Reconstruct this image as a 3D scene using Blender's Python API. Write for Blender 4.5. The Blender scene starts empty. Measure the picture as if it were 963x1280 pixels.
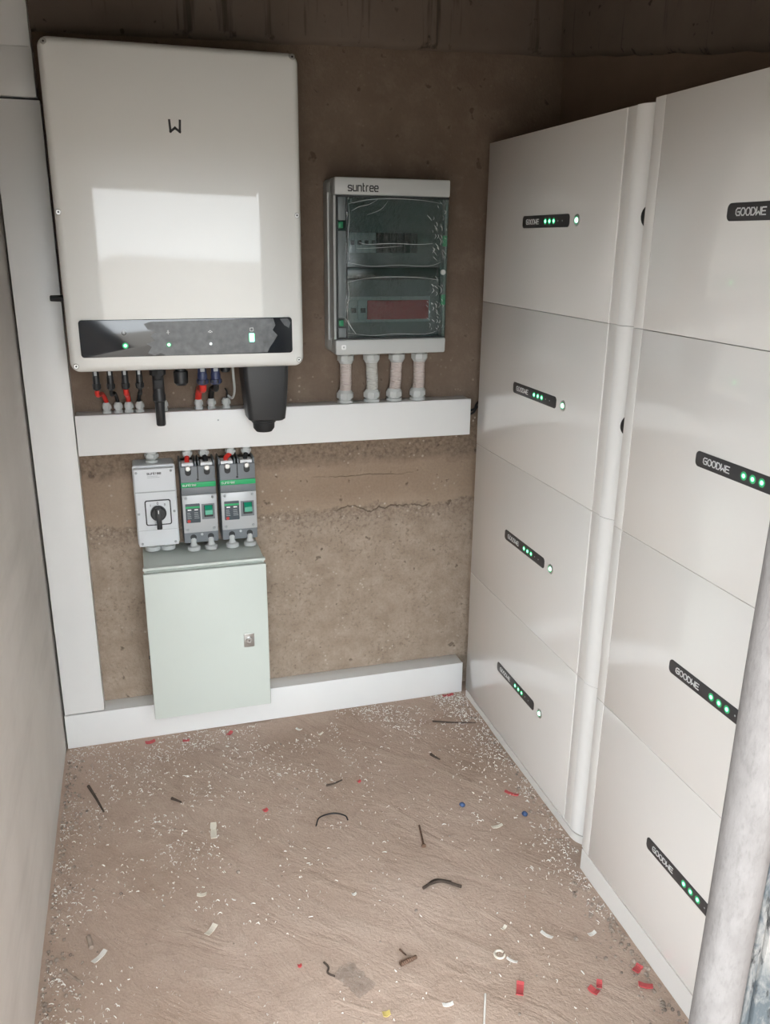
import bpy, bmesh, math, random
from mathutils import Vector, Matrix, noise
random.seed(7)
S = bpy.context.scene
C = S.collection
PI = math.pi

# ---------------------------------------------------------------- camera
cam = bpy.data.cameras.new('camera'); camo = bpy.data.objects.new('camera', cam); C.objects.link(camo)
cam.sensor_fit = 'AUTO'; cam.sensor_width = 36.0
cam.lens = 1045.565 / 1280.0 * 36.0
cam.clip_start = 0.01
Rm = Matrix(((0.95898, 0.07809, -0.27249), (-0.28328, 0.29794, -0.91158), (0.01000, 0.95139, 0.30784)))
camo.matrix_world = Matrix.Translation((0.262, -2.18, 1.32)) @ Rm.to_4x4()
S.camera = camo

# ---------------------------------------------------------------- light: bright overcast sky, reaching in by the doorway only
w = bpy.data.worlds.new('sky'); S.world = w; w.use_nodes = True
bg = w.node_tree.nodes['Background']
bg.inputs['Color'].default_value = (0.90, 0.96, 1.0, 1); bg.inputs['Strength'].default_value = 1.0
S.view_settings.view_transform = 'Standard'
S.view_settings.look = 'None'
S.view_settings.gamma = 1.0
S.view_settings.use_curve_mapping = False
S.view_settings.exposure = 3.25

# ---------------------------------------------------------------- materials
def nodes(name):
    m = bpy.data.materials.new(name); m.use_nodes = True
    nt = m.node_tree; return m, nt, nt.nodes['Principled BSDF']
class G:
    """small node graph writer"""
    def __init__(s, nt): s.nt = nt
    def n(s, t, **kw):
        x = s.nt.nodes.new(t)
        for k, v in kw.items(): setattr(x, k, v)
        return x
    def put(s, sock, v):
        if isinstance(v, bpy.types.NodeSocket): s.nt.links.new(v, sock)
        else:
            if isinstance(v, (tuple, list)) and len(v) == 3 and sock.type == 'RGBA': v = (*v, 1)
            sock.default_value = v
    def pos(s): return s.n('ShaderNodeNewGeometry').outputs['Position']
    def obj(s): return s.n('ShaderNodeTexCoord').outputs['Object']
    def scale(s, v, sc):
        x = s.n('ShaderNodeMapping'); s.put(x.inputs['Vector'], v); x.inputs['Scale'].default_value = sc; return x.outputs[0]
    def rot(s, v, r):
        x = s.n('ShaderNodeMapping'); s.put(x.inputs['Vector'], v); x.inputs['Rotation'].default_value = r; return x.outputs[0]
    def noise(s, v, scale, detail=4, rough=.55, dist=0):
        x = s.n('ShaderNodeTexNoise'); s.put(x.inputs['Vector'], v); x.inputs['Scale'].default_value = scale
        x.inputs['Detail'].default_value = detail; x.inputs['Roughness'].default_value = rough; x.inputs['Distortion'].default_value = dist
        return x.outputs['Fac']
    def voro(s, v, scale, feature='F1'):
        x = s.n('ShaderNodeTexVoronoi', feature=feature); s.put(x.inputs['Vector'], v); x.inputs['Scale'].default_value = scale
        return x.outputs['Distance']
    def ramp(s, f, a, b, ca=0.0, cb=1.0):
        x = s.n('ShaderNodeMapRange'); x.clamp = True; s.put(x.inputs[0], f)
        for i, v in enumerate((a, b, ca, cb)): x.inputs[1 + i].default_value = v
        return x.outputs[0]
    def math(s, op, a, b=0.0):
        x = s.n('ShaderNodeMath', operation=op); s.put(x.inputs[0], a); s.put(x.inputs[1], b); return x.outputs[0]
    def mix(s, f, a, b, mode='MIX'):
        x = s.n('ShaderNodeMix', data_type='RGBA', blend_type=mode); s.put(x.inputs[0], f); s.put(x.inputs[6], a); s.put(x.inputs[7], b); return x.outputs[2]
    def bump(s, h, strength, dist=.01):
        x = s.n('ShaderNodeBump'); x.inputs['Strength'].default_value = strength; x.inputs['Distance'].default_value = dist
        s.put(x.inputs['Height'], h); return x.outputs[0]
    def sep(s, v):
        x = s.n('ShaderNodeSeparateXYZ'); s.put(x.inputs[0], v); return x.outputs

def M(name, col, rough=.5, metal=0.0, var=0.0, vscale=8, bump=0.0, bscale=60, coat=0.0, emit=None, estr=1.0, spec=.5):
    m, nt, p = nodes(name); g = G(nt)
    if var:
        f = g.noise(g.obj(), vscale, 4)
        c = g.mix(g.ramp(f, .3, .7), tuple(x * (1 - var) for x in col), tuple(min(1, x * (1 + var)) for x in col))
        g.put(p.inputs['Base Color'], c)
    else: p.inputs['Base Color'].default_value = (*col, 1)
    p.inputs['Roughness'].default_value = rough; p.inputs['Metallic'].default_value = metal
    p.inputs['Coat Weight'].default_value = coat; p.inputs['Coat Roughness'].default_value = .04
    p.inputs['Specular IOR Level'].default_value = spec
    if bump: g.put(p.inputs['Normal'], g.bump(g.noise(g.obj(), bscale, 3), bump, .002))
    if emit:
        p.inputs['Emission Color'].default_value = (*emit, 1); p.inputs['Emission Strength'].default_value = estr
    return m

def M_glass(name, tint, gloss=.06, rough=.03, fac=None, bumpy=0.0, fres=1.0):
    m, nt, p = nodes(name); nt.nodes.remove(p); g = G(nt); out = nt.nodes['Material Output']
    t = g.n('ShaderNodeBsdfTransparent'); t.inputs[0].default_value = (*tint, 1)
    gl = g.n('ShaderNodeBsdfGlossy'); gl.inputs['Roughness'].default_value = rough; gl.inputs['Color'].default_value = (1, 1, 1, 1)
    fr = g.n('ShaderNodeLayerWeight'); fr.inputs['Blend'].default_value = .5   # same from both sides of the thin sheet
    if bumpy:
        b = g.bump(g.noise(g.obj(), 26, 2, .5, .6), bumpy, .01); g.put(gl.inputs['Normal'], b); g.put(fr.inputs['Normal'], b)
    mx = g.n('ShaderNodeMixShader')
    f = g.math('ADD', g.math('MULTIPLY', g.math('ADD', g.math('MULTIPLY', g.math('POWER', fr.outputs['Facing'], 5.0), .9), .04), fres), gloss)
    g.put(mx.inputs[0], f); g.put(mx.inputs[1], t.outputs[0]); g.put(mx.inputs[2], gl.outputs[0]); g.put(out.inputs[0], mx.outputs[0])
    return m

def mat_wall_back():
    m, nt, p = nodes('brown_render_wall'); g = G(nt); P = g.pos(); x, y, z = g.sep(P)
    big = g.noise(P, 3.2, 5, .6); mid = g.noise(P, 17, 5, .65); fine = g.noise(P, 140, 3, .6)
    c = g.mix(g.ramp(big, .3, .7), (.165, .118, .088), (.235, .176, .134))
    c = g.mix(g.math('MULTIPLY', g.ramp(mid, .48, .72), .45), c, (.30, .235, .185))
    spek = g.noise(P, 85, 4, .7)
    jit = g.math('MULTIPLY', g.math('SUBTRACT', g.noise(P, 11, 5, .65), .5), .075)
    zj = g.math('ADD', z, jit)
    low = g.ramp(zj, .60, .645, 1, 0)
    gr = g.mix(g.ramp(mid, .35, .65), (.345, .268, .205), (.455, .365, .288))
    gr = g.mix(g.math('MULTIPLY', g.ramp(spek, .52, .66, 0, .75), g.ramp(g.noise(P, 7, 3), .38, .62, .15, 1.0)), gr, (.20, .152, .115))
    c = g.mix(low, c, gr)
    # smoother tan coat between two rough bands
    band = g.math('MULTIPLY', g.ramp(zj, .592, .612), g.ramp(zj, .725, .755, 1, 0))
    c = g.mix(g.math('MULTIPLY', band, .72), c, g.mix(g.ramp(big, .35, .65), (.36, .262, .185), (.43, .325, .24)))
    rough_top = g.math('MULTIPLY', g.ramp(zj, .725, .755), g.ramp(zj, .82, .87, 1, 0))
    c = g.mix(g.math('MULTIPLY', rough_top, .75), c, g.mix(g.ramp(spek, .42, .62), (.30, .225, .165), (.155, .112, .08)))
    edge = g.math('MULTIPLY', g.ramp(zj, .535, .60), g.ramp(zj, .600, .612, 1, 0))
    c = g.mix(g.math('MULTIPLY', g.math('MULTIPLY', edge, g.ramp(spek, .38, .6)), .75), c, (.175, .130, .098))
    # two hairline cracks along the coat
    def crack(zc, amp, sc, wd, x0, x1):
        zz = g.math('ADD', z, g.math('MULTIPLY', g.math('SUBTRACT', g.noise(g.scale(P, (sc, 0, 0)), 1.0, 4, .55), .5), amp))
        d = g.math('ABSOLUTE', g.math('SUBTRACT', zz, zc))
        m_ = g.math('MULTIPLY', g.ramp(d, wd * .4, wd, 1, 0), g.ramp(g.noise(P, 16, 2), .36, .46))
        return g.math('MULTIPLY', m_, g.math('MULTIPLY', g.ramp(x, x0, x0 + .02), g.ramp(x, x1 - .02, x1, 1, 0)))
    crk = g.math('MAXIMUM', crack(.600, .085, 13, .0026, .76, 1.08), crack(.698, .034, 9, .0013, .70, 1.00))
    c = g.mix(g.math('MULTIPLY', crk, .62), c, (.085, .060, .045))
    # grit: pale specks and dark pits
    spk = g.ramp(g.voro(P, 50), .11, .19, 1, 0); spk = g.math('MULTIPLY', spk, g.ramp(g.noise(P, 9, 2), .45, .6))
    lowm = g.ramp(z, .80, 1.10, 1, .12)
    c = g.mix(g.math('MULTIPLY', g.math('MULTIPLY', spk, lowm), .75), c, (.60, .51, .42))
    pit = g.ramp(g.noise(P, 34, 3, .5), .66, .72)
    c = g.mix(g.math('MULTIPLY', pit, .7), c, (.095, .068, .05))
    c = g.mix(g.ramp(fine, .3, .7, 0, .22), c, (.14, .105, .08))
    g.put(p.inputs['Base Color'], c); p.inputs['Roughness'].default_value = .95; p.inputs['Specular IOR Level'].default_value = .15
    h = g.math('ADD', g.math('MULTIPLY', mid, .6), g.math('ADD', g.math('MULTIPLY', fine, .25), g.math('MULTIPLY', pit, -.5)))
    h = g.math('ADD', h, g.math('ADD', g.math('MULTIPLY', band, .5), g.math('MULTIPLY', crk, -.8)))
    h = g.math('ADD', h, g.math('MULTIPLY', g.math('MULTIPLY', spek, g.math('SUBTRACT', 1.0, band)), g.ramp(z, .8, .95, .5, .1)))
    g.put(p.inputs['Normal'], g.bump(h, .55, .008)); return m

def mat_cement(name, a, b, streak=False, dark=(.06, .05, .04), bumps=.35):
    m, nt, p = nodes(name); g = G(nt); P = g.pos()
    big = g.noise(P, 2.6, 5, .6); fine = g.noise(P, 110, 3, .6)
    c = g.mix(g.ramp(big, .3, .7), a, b)
    if streak:   # damp runs hanging from the top of the beam
        st = g.noise(g.scale(P, (26, 26, 1.6)), 1.0, 4, .6)
        c = g.mix(g.math('MULTIPLY', g.ramp(st, .60, .68), .75), c, dark)
        sp = g.ramp(g.noise(P, 42, 2), .68, .74); c = g.mix(g.math('MULTIPLY', sp, .8), c, dark)
    else:
        st = g.noise(g.scale(P, (1.5, 1.5, 9)), 1.0, 4, .6)
        c = g.mix(g.ramp(st, .5, .75, 0, .45), c, tuple(x * .72 for x in a))
    g.put(p.inputs['Base Color'], c); p.inputs['Roughness'].default_value = .93; p.inputs['Specular IOR Level'].default_value = .2
    g.put(p.inputs['Normal'], g.bump(g.math('ADD', g.math('MULTIPLY', big, 1.0), g.math('MULTIPLY', fine, .12)), bumps, .01)); return m

def mat_floor():
    m, nt, p = nodes('packed_earth'); g = G(nt); P = g.pos()
    big = g.noise(P, 3.0, 5, .6); mid = g.noise(P, 22, 5, .65); fine = g.noise(P, 190, 3, .6)
    sw = g.noise(g.scale(g.rot(P, (0, 0, .85)), (5, 13, 6)), 1.0, 5, .6, 1.2)
    c = g.mix(g.ramp(big, .3, .72), (.43, .315, .245), (.56, .43, .355))
    c = g.mix(g.ramp(sw, .45, .70, 0, .35), c, (.62, .50, .42))
    c = g.mix(g.ramp(mid, .55, .75, 0, .5), c, (.33, .24, .18))
    c = g.mix(g.ramp(fine, .35, .7, 0, .3), c, (.36, .265, .205))
    spk = g.math('MULTIPLY', g.ramp(g.voro(P, 95), .10, .15, 1, 0), g.ramp(g.noise(P, 11, 2), .5, .62))
    c = g.mix(g.math('MULTIPLY', spk, .6), c, (.66, .58, .5))
    g.put(p.inputs['Base Color'], c); p.inputs['Roughness'].default_value = .95; p.inputs['Specular IOR Level'].default_value = .15
    h = g.math('ADD', g.math('MULTIPLY', sw, .7), g.math('ADD', g.math('MULTIPLY', mid, .35), g.math('MULTIPLY', fine, .15)))
    g.put(p.inputs['Normal'], g.bump(h, .75, .010)); return m

def mat_weathered():
    m, nt, p = nodes('peeling_blue_grey_paint'); g = G(nt); P = g.obj()
    f = g.noise(g.scale(P, (16, 16, 9)), 1.6, 6, .65, .6); h2 = g.noise(g.scale(P, (70, 70, 26)), 1.0, 5, .65)
    c = g.mix(g.ramp(f, .42, .58), (.080, .092, .100), (.255, .245, .232))
    c = g.mix(g.ramp(h2, .56, .64, 0, .9), c, (.035, .035, .036))
    g.put(p.inputs['Base Color'], c); p.inputs['Roughness'].default_value = .9; p.inputs['Specular IOR Level'].default_value = .15
    g.put(p.inputs['Normal'], g.bump(g.math('ADD', f, h2), .6, .004)); return m

def mat_post():
    m, nt, p = nodes('whitewashed_post'); g = G(nt); P = g.obj()
    f = g.noise(g.scale(P, (20, 20, 9)), 1.5, 6, .7); h2 = g.noise(g.scale(P, (180, 180, 70)), 1.0, 4, .65)
    c = g.mix(g.ramp(f, .35, .7), (.170, .158, .153), (.225, .211, .205))
    c = g.mix(g.ramp(h2, .5, .75, 0, .5), c, (.115, .107, .102))
    g.put(p.inputs['Base Color'], c); p.inputs['Roughness'].default_value = .95; p.inputs['Specular IOR Level'].default_value = .1
    g.put(p.inputs['Normal'], g.bump(h2, .35, .003)); return m

K = dict(
    wall=mat_wall_back(),
    lwall=mat_cement('grey_cement_wall', (.64, .60, .565), (.75, .715, .68)),
    rwall=mat_cement('brown_cement_wall', (.20, .145, .108), (.27, .20, .15)),
    beam=mat_cement('stained_beam', (.155, .120, .096), (.215, .170, .140), True),
    ceil=mat_cement('ceiling_cement', (.13, .11, .095), (.19, .165, .145)),
    floor=mat_floor(), weather=mat_weathered(), post=mat_post(),
    sand=mat_cement('bright_sand', (.36, .32, .275), (.46, .41, .36)),
    trunk=M('white_pvc', (.80, .80, .79), .38, var=.02, vscale=5),
    trunk_in=M('grey_pvc_shadow_gap', (.32, .31, .30), .6, var=.05),
    inv=M('white_powder_coat', (.80, .80, .775), .30, coat=.7, var=.012, vscale=3),
    heat=M('dark_cast_metal', (.08, .08, .085), .5, .3, var=.1),
    panel=M('smoked_acrylic_panel', (.018, .022, .028), .12, coat=.4, var=.2),
    glint_fold=M('film_glint_fold', (.72, .74, .74), .18, var=.05, vscale=60, coat=.6),  # white base colour paints glints along the film creases
    film=M('sky_grey_protective_film', (.075, .083, .093), .30, var=.45, vscale=55, coat=.15),  # grey base colour stands in for sky reflected on the film
    dark=M('dark_ink', (.03, .03, .032), .45, var=.1),
    whitep=M('white_print', (.85, .86, .86), .5, var=.02),
    greyp=M('grey_print', (.38, .4, .41), .5, var=.02),
    led=M('green_led', (.1, .8, .35), .3, var=.02, emit=(.12, 1.0, .36), estr=.9),
    ledw=M('pale_green_led', (.5, .95, .7), .3, var=.02, emit=(.45, 1.0, .7), estr=.8),
    halo=M('green_lit_ring', (.05, .22, .11), .35, var=.05, emit=(.02, .30, .10), estr=.10),
    lampw=M('white_lamp', (.8, .85, .85), .3, var=.02, emit=(.9, 1, 1), estr=.35),
    ledoff=M('unlit_led', (.16, .16, .165), .4, var=.05),
    steel=M('zinc_screw', (.55, .55, .54), .32, .9, var=.06, vscale=90),
    black=M('black_plastic', (.018, .019, .021), .42, var=.15, bump=.1, bscale=300),
    rubber=M('black_rubber', (.012, .012, .013), .6, var=.1),
    blue=M('navy_plastic', (.03, .04, .10), .4, var=.1),
    red=M('red_insulation', (.62, .03, .02), .45, var=.1, vscale=50),
    gland=M('pale_grey_nylon', (.52, .535, .525), .42, var=.03, vscale=40),
    conduit=M('pink_translucent_conduit', (.60, .52, .49), .4, var=.06, vscale=30),
    conduit2=M('grey_conduit', (.56, .55, .52), .4, var=.05, vscale=30),
    dbox=M('grey_abs_box', (.52, .53, .52), .40, var=.015),
    smoke=M_glass('smoked_window', (.62, .70, .69), .0, .22, fres=.7),
    clear=M_glass('crinkled_clear_film', (.95, .96, .96), .01, .12, fres=.9),
    scrapfilm=M_glass('clear_scrap', (.90, .91, .92), .07, .25),
    hinge=M('green_clip', (.012, .20, .085), .35, var=.08),
    hcover=M('dark_hinge_cover', (.15, .172, .178), .4, var=.04),
    inner=M('inner_grey_cover', (.17, .19, .19), .5, var=.04),
    redblank=M('dark_red_blank', (.60, .016, .022), .5, var=.05),
    brkgrey=M('breaker_grey', (.42, .44, .45), .45, var=.03),
    blk2=M('breaker_black', (.02, .022, .023), .5, var=.05),
    iso=M('light_grey_isolator', (.66, .68, .70), .40, var=.015),
    isob=M('isolator_base', (.50, .52, .53), .45, var=.03),
    mcb=M('slate_grey_case', (.175, .19, .205), .45, var=.05, bump=.05, bscale=400),
    plate=M('silver_grey_plate', (.47, .48, .49), .38, .15, var=.02),
    green=M('green_stripe', (.02, .40, .14), .45, var=.03),
    toggle=M('green_toggle', (.01, .30, .17), .35, var=.05),
    label=M('dark_rating_label', (.06, .075, .09), .45, var=.08),
    redp=M('red_print', (.55, .05, .04), .5, var=.05),
    encl=M('pale_green_grey_steel', (.60, .645, .60), .42, var=.02, vscale=4, bump=.04, bscale=500),
    encl2=M('grey_green_lip', (.47, .51, .47), .42, var=.02),
    bat=M('white_gloss_battery', (.81, .79, .765), .20, coat=1.0, var=.012, vscale=2),
    batrim=M('white_battery_trim', (.74, .72, .695), .35, var=.015, vscale=3),
    column=M('white_battery_column', (.80, .79, .775), .25, coat=.4, var=.012, vscale=3),
    strip=M('charcoal_strip', (.045, .043, .046), .35, var=.05),
    shav=M('white_pvc_shaving', (.78, .75, .70), .6, var=.05),
    crumb=M('mortar_crumb', (.33, .265, .22), .95, var=.45, vscale=40),
    twig=M('dark_twig', (.07, .05, .038), .8, var=.3, vscale=80),
    redscrap=M('red_scrap', (.55, .085, .09), .55, var=.15, vscale=60),
    yellow=M('yellow_scrap', (.62, .48, .16), .55, var=.1, vscale=60),
    cream=M('cream_scrap', (.74, .68, .58), .6, var=.06, vscale=60),
    bluebit=M('blue_bit', (.05, .09, .20), .5, var=.1),
    rust=M('rusty_steel', (.16, .095, .065), .6, .4, var=.3, vscale=120),
)

# ---------------------------------------------------------------- mesh helpers
def tag(o, label, cat, group=None):
    o['label'] = label; o['category'] = cat
    if group: o['group'] = group
    return o
def thing(name, label, cat, loc=(0, 0, 0), group=None):
    o = bpy.data.objects.new(name, None); C.objects.link(o); o.location = loc
    o.empty_display_size = .05
    return tag(o, label, cat, group)
def obj(name, bm, mat, parent=None, smooth=35):
    bmesh.ops.recalc_face_normals(bm, faces=bm.faces)
    me = bpy.data.meshes.new(name); bm.to_mesh(me); bm.free()
    me.materials.append(K[mat])
    if smooth:
        me.polygons.foreach_set('use_smooth', [True] * len(me.polygons)); me.set_sharp_from_angle(angle=math.radians(smooth))
    o = bpy.data.objects.new(name, me); C.objects.link(o)
    if parent: o.parent = parent
    return o
def struct(name, bm, mat, smooth=35):
    o = obj(name, bm, mat, None, smooth); o['kind'] = 'structure'; return o
def box(x0, x1, y0, y1, z0, z1, bev=0.0, seg=2, bm=None):
    bm = bm or bmesh.new()
    t = bmesh.new(); bmesh.ops.create_cube(t, size=1)
    for v in t.verts: v.co = Vector(((x0 + x1) / 2 + v.co.x * (x1 - x0), (y0 + y1) / 2 + v.co.y * (y1 - y0), (z0 + z1) / 2 + v.co.z * (z1 - z0)))
    if bev: bmesh.ops.bevel(t, geom=t.edges[:], offset=bev, segments=seg, affect='EDGES', profile=.5)
    me = bpy.data.meshes.new('t'); t.to_mesh(me); t.free(); bm.from_mesh(me); bpy.data.meshes.remove(me)
    return bm
def rr(x0, x1, z0, z1, r, seg=6):
    """rounded rectangle outline, counter-clockwise in (a,b)"""
    pts = []
    for cx, cz, a0 in ((x1 - r, z0 + r, -PI / 2), (x1 - r, z1 - r, 0), (x0 + r, z1 - r, PI / 2), (x0 + r, z0 + r, PI)):
        for i in range(seg + 1):
            a = a0 + PI / 2 * i / seg; pts.append((cx + r * math.cos(a), cz + r * math.sin(a)))
    return pts
def loft(bm, loops, cap0=True, cap1=True):
    vs = [[bm.verts.new(p) for p in l] for l in loops]
    n = len(vs[0])
    for a, b in zip(vs, vs[1:]):
        for i in range(n): bm.faces.new((a[i], a[(i + 1) % n], b[(i + 1) % n], b[i]))
    if cap0: bm.faces.new(vs[0][::-1])
    if cap1: bm.faces.new(vs[-1])
    return bm
def plate(x0, x1, z0, z1, y0, y1, r=.004, f=.001, seg=6, fs=3, bm=None):
    """rounded plate in the XZ plane; y0 is the front (filleted by f), y1 the back"""
    bm = bm or bmesh.new(); loops = []
    r = max(r, f * 1.001 + 1e-5)
    loops.append([(x, y1, z) for x, z in rr(x0, x1, z0, z1, r, seg)])
    for i in range(fs + 1):
        a = PI / 2 * i / fs; ins = f * (1 - math.cos(a)); yy = y0 + f * (1 - math.sin(a))
        loops.append([(x, yy, z) for x, z in rr(x0 + ins, x1 - ins, z0 + ins, z1 - ins, max(r - ins, 1e-5), seg)])
    return loft(bm, loops)
def xplate(y_left, y_right, z0, z1, xf, xb, r=.004, f=.001, seg=6, fs=2, bm=None):
    """rounded plate facing -X; y_left > y_right"""
    bm = bm or bmesh.new(); loops = []
    r = max(r, f * 1.001 + 1e-5)
    loops.append([(xb, y, z) for y, z in rr(y_right, y_left, z0, z1, r, seg)])
    for i in range(fs + 1):
        a = PI / 2 * i / fs; ins = f * (1 - math.cos(a)); xx = xf + f * (1 - math.sin(a))
        loops.append([(xx, y, z) for y, z in rr(y_right + ins, y_left - ins, z0 + ins, z1 - ins, max(r - ins, 1e-5), seg)])
    return loft(bm, loops)
def frame_of(d):
    d = Vector(d).normalized(); u = d.orthogonal().normalized(); return u, d.cross(u)
def lathe(p, d, prof, seg=16, bm=None, u=None):
    """prof: list of (distance along d, radius)"""
    bm = bm or bmesh.new(); p = Vector(p); d = Vector(d).normalized()
    u = Vector(u) if u else frame_of(d)[0]; v = d.cross(u)
    loft(bm, [[p + d * t + (u * math.cos(2 * PI * i / seg) + v * math.sin(2 * PI * i / seg)) * r for i in range(seg)] for t, r in prof])
    return bm
def smooth_path(pts, k=6):
    P = [Vector(p) for p in pts]
    if len(P) < 3: return P
    out = []
    Q = [P[0] * 2 - P[1]] + P + [P[-1] * 2 - P[-2]]
    for i in range(1, len(Q) - 2):
        a, b, c, d = Q[i - 1:i + 3]
        for j in range(k):
            t = j / k
            out.append(.5 * ((2 * b) + (c - a) * t + (2 * a - 5 * b + 4 * c - d) * t * t + (3 * b - a - 3 * c + d) * t ** 3))
    return out + [P[-1]]
def tube(pts, r, seg=8, bm=None, k=6, rad=None):
    bm = bm or bmesh.new(); P = smooth_path(pts, k); loops = []
    u = None
    for i, p in enumerate(P):
        d = (P[min(i + 1, len(P) - 1)] - P[max(i - 1, 0)]).normalized()
        if u is None: u = frame_of(d)[0]
        u = (u - d * u.dot(d)).normalized(); v = d.cross(u)
        rr_ = rad(i / (len(P) - 1)) if rad else r
        loops.append([p + (u * math.cos(2 * PI * j / seg) + v * math.sin(2 * PI * j / seg)) * rr_ for j in range(seg)])
    return loft(bm, loops)
# stroke lettering (each glyph: polylines on a 0..1 cell)
GL = {
 'G': [[(1, 1), (.3, 1), (0, .75), (0, .25), (.3, 0), (1, 0), (1, .5), (.5, .5)]],
 'O': [[(.3, 1), (.7, 1), (1, .72), (1, .28), (.7, 0), (.3, 0), (0, .28), (0, .72), (.3, 1)]],
 'D': [[(0, 1), (.62, 1), (1, .68), (1, .32), (.62, 0), (0, 0), (0, 1)]],
 'W': [[(0, 1), (0, 0), (.5, .45), (1, 0), (1, 1)]],
 'E': [[(1, 1), (.12, 1), (0, .85), (0, .15), (.12, 0), (1, 0)], [(0, .5), (.85, .5)]],
 's': [[(.9, .6), (.75, .68), (.15, .68), (0, .56), (0, .46), (.15, .36), (.8, .32), (.95, .2), (.95, .12), (.8, 0), (.1, 0), (0, .05)]],
 'u': [[(0, .68), (0, .14), (.16, 0), (.95, 0)], [(.95, .68), (.95, 0)]],
 'n': [[(0, 0), (0, .68), (.78, .68), (.95, .54), (.95, 0)]],
 't': [[(.15, .95), (.15, .14), (.3, 0), (.6, 0)], [(.15, .66), (.6, .66)]],
 'r': [[(0, 0), (0, .5), (.2, .68), (.65, .68)]],
 'e': [[(0, .35), (.95, .35), (.95, .54), (.78, .68), (.17, .68), (0, .54), (0, .14), (.17, 0), (.9, 0)]],
 'I': [[(.5, 0), (.5, 1)]], '0': [[(.2, 1), (.8, 1), (1, .8), (1, .2), (.8, 0), (.2, 0), (0, .2), (0, .8), (.2, 1)]],
}
GW = {'t': .62, 'r': .66, 'I': .3}
def strokes(segs, o, ux, uy, nrm, th, wid, bm=None):
    """raised ribbons along polylines; ux, uy are full-size axes, nrm the outward normal"""
    bm = bm or bmesh.new(); o, ux, uy, n = Vector(o), Vector(ux), Vector(uy), Vector(nrm)
    for pl in segs:
        P = [o + ux * a + uy * b for a, b in pl]
        for a, b in zip(P, P[1:]):
            d = (b - a).normalized(); s = n.cross(d).normalized() * wid / 2; e = d * wid * .5
            q = [a - e - s, b + e - s, b + e + s, a - e + s]
            loft(bm, [q, [x + n * th for x in q]])
    return bm
def text(word, o, du, dv, nrm, wid, gap=.35, th=.0004, bm=None, asp=1.0):
    """du: unit direction of reading, dv: up vector scaled to the capital height"""
    bm = bm or bmesh.new(); o = Vector(o); du = Vector(du); dv = Vector(dv); h = dv.length; x = 0
    for ch in word:
        cw = GW.get(ch, 1.0) * h * asp
        strokes(GL[ch], o + du * x, du * cw, dv, nrm, th, wid, bm); x += cw + gap * h * asp
    return bm
def text_len(word, h, gap=.35, asp=1.0): return sum(GW.get(c, 1.0) * h * asp + gap * h * asp for c in word) - gap * h * asp
def screw(parent, x, y, z, r=.0055, mat='steel', name='screw'):
    o = obj(name, lathe((x, y, z), (0, -1, 0), [(0, r), (.0012, r), (.0026, r * .75), (.0026, r * .3), (.0014, r * .28)], 14), mat, parent)
    return o

# ================================================================= THE SETTING
XR = 1.381          # right wall
YF = -1.56          # inner face of the front wall
ZC = 2.00
def hf(x, y):
    return .0035 * noise.noise((x * 3.1, y * 3.1, 0)) + .0022 * noise.noise((x * 9, y * 7, 3)) + .0009 * noise.noise((x * 26, y * 22, 5))
bm = bmesh.new(); NX, NY = 150, 200
x0, x1, y0, y1 = -.02, XR + .02, -1.72, .02
gv = [[bm.verts.new((x0 + (x1 - x0) * i / NX, y0 + (y1 - y0) * j / NY, hf(x0 + (x1 - x0) * i / NX, y0 + (y1 - y0) * j / NY))) for i in range(NX + 1)] for j in range(NY + 1)]
for j in range(NY):
    for i in range(NX): bm.faces.new((gv[j][i], gv[j][i + 1], gv[j + 1][i + 1], gv[j + 1][i]))
struct('floor', bm, 'floor', 80)
struct('wall_back', box(-.12, XR + .12, 0, .12, -.05, ZC), 'wall')
struct('wall_left', box(-.12, 0, YF, 0, -.05, ZC), 'lwall')
struct('wall_right', box(XR, XR + .12, YF, 0, -.05, ZC), 'rwall')
struct('ceiling', box(-.12, XR + .12, -2.30, .12, ZC, ZC + .1), 'ceil')  # slab runs past the front wall as an added overhang shading the doorway
bm = box(-.80, .075, -1.70, YF, -.05, ZC); box(.985, XR + .12, -1.70, YF, -.05, ZC, bm=bm)
box(.075, .985, -1.70, YF, 1.52, ZC, bm=bm)
struct('wall_front', bm, 'rwall')
bm = box(.075, .985, -1.70, -1.595, 1.4935, 1.52, .003); struct('trim_1', bm, 'post')
# ring beam on the back wall and on the right wall, lower edge uneven
def beam(name, pts, off, along, depth):
    bm = bmesh.new(); lo = []
    n = 60
    for i in range(n + 1):
        t = i / n; p = Vector(pts[0]).lerp(Vector(pts[1]), t); p.z += .0035 * noise.noise((t * 14, off, 1)) + .002 * noise.noise((t * 40, off, 2)); lo.append(p)
    dv = Vector(along) * depth
    rows = []
    for p in lo:
        rows.append([bm.verts.new(q) for q in (p, p + dv * .55 + Vector((0, 0, .004)), p + dv + Vector((0, 0, .016)), Vector((p.x, p.y, ZC)) + dv, Vector((p.x, p.y, ZC)))])
    for a, b in zip(rows, rows[1:]):
        for k in range(5): bm.faces.new((a[k], a[(k + 1) % 5], b[(k + 1) % 5], b[k]))
    bm.faces.new(rows[0]); bm.faces.new(rows[-1][::-1])
    return struct(name, bm, 'beam', 50)
beam('trim_2', ((.0, .001, 1.742), (XR, .001, 1.775)), 0, (0, -1, 0), .022)
beam('trim_3', ((XR + .001, 0, 1.775), (XR + .001, YF, 1.515)), 5, (-1, 0, 0), .022)
bm = bmesh.new()
vs = [bm.verts.new(p) for p in ((-30, -60, -.012), (30, -60, -.012), (30, -1.69, -.012), (-30, -1.69, -.012))]; bm.faces.new(vs)
struct('ground', bm, 'sand', 0)  # unseen ground outside, added to bounce daylight through the doorway
# unseen wall added on the battery side to keep daylight off the post
struct('wall_light_block', box(1.45, 1.60, -4.6, -1.70, -.05, 2.3), 'rwall')

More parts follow.
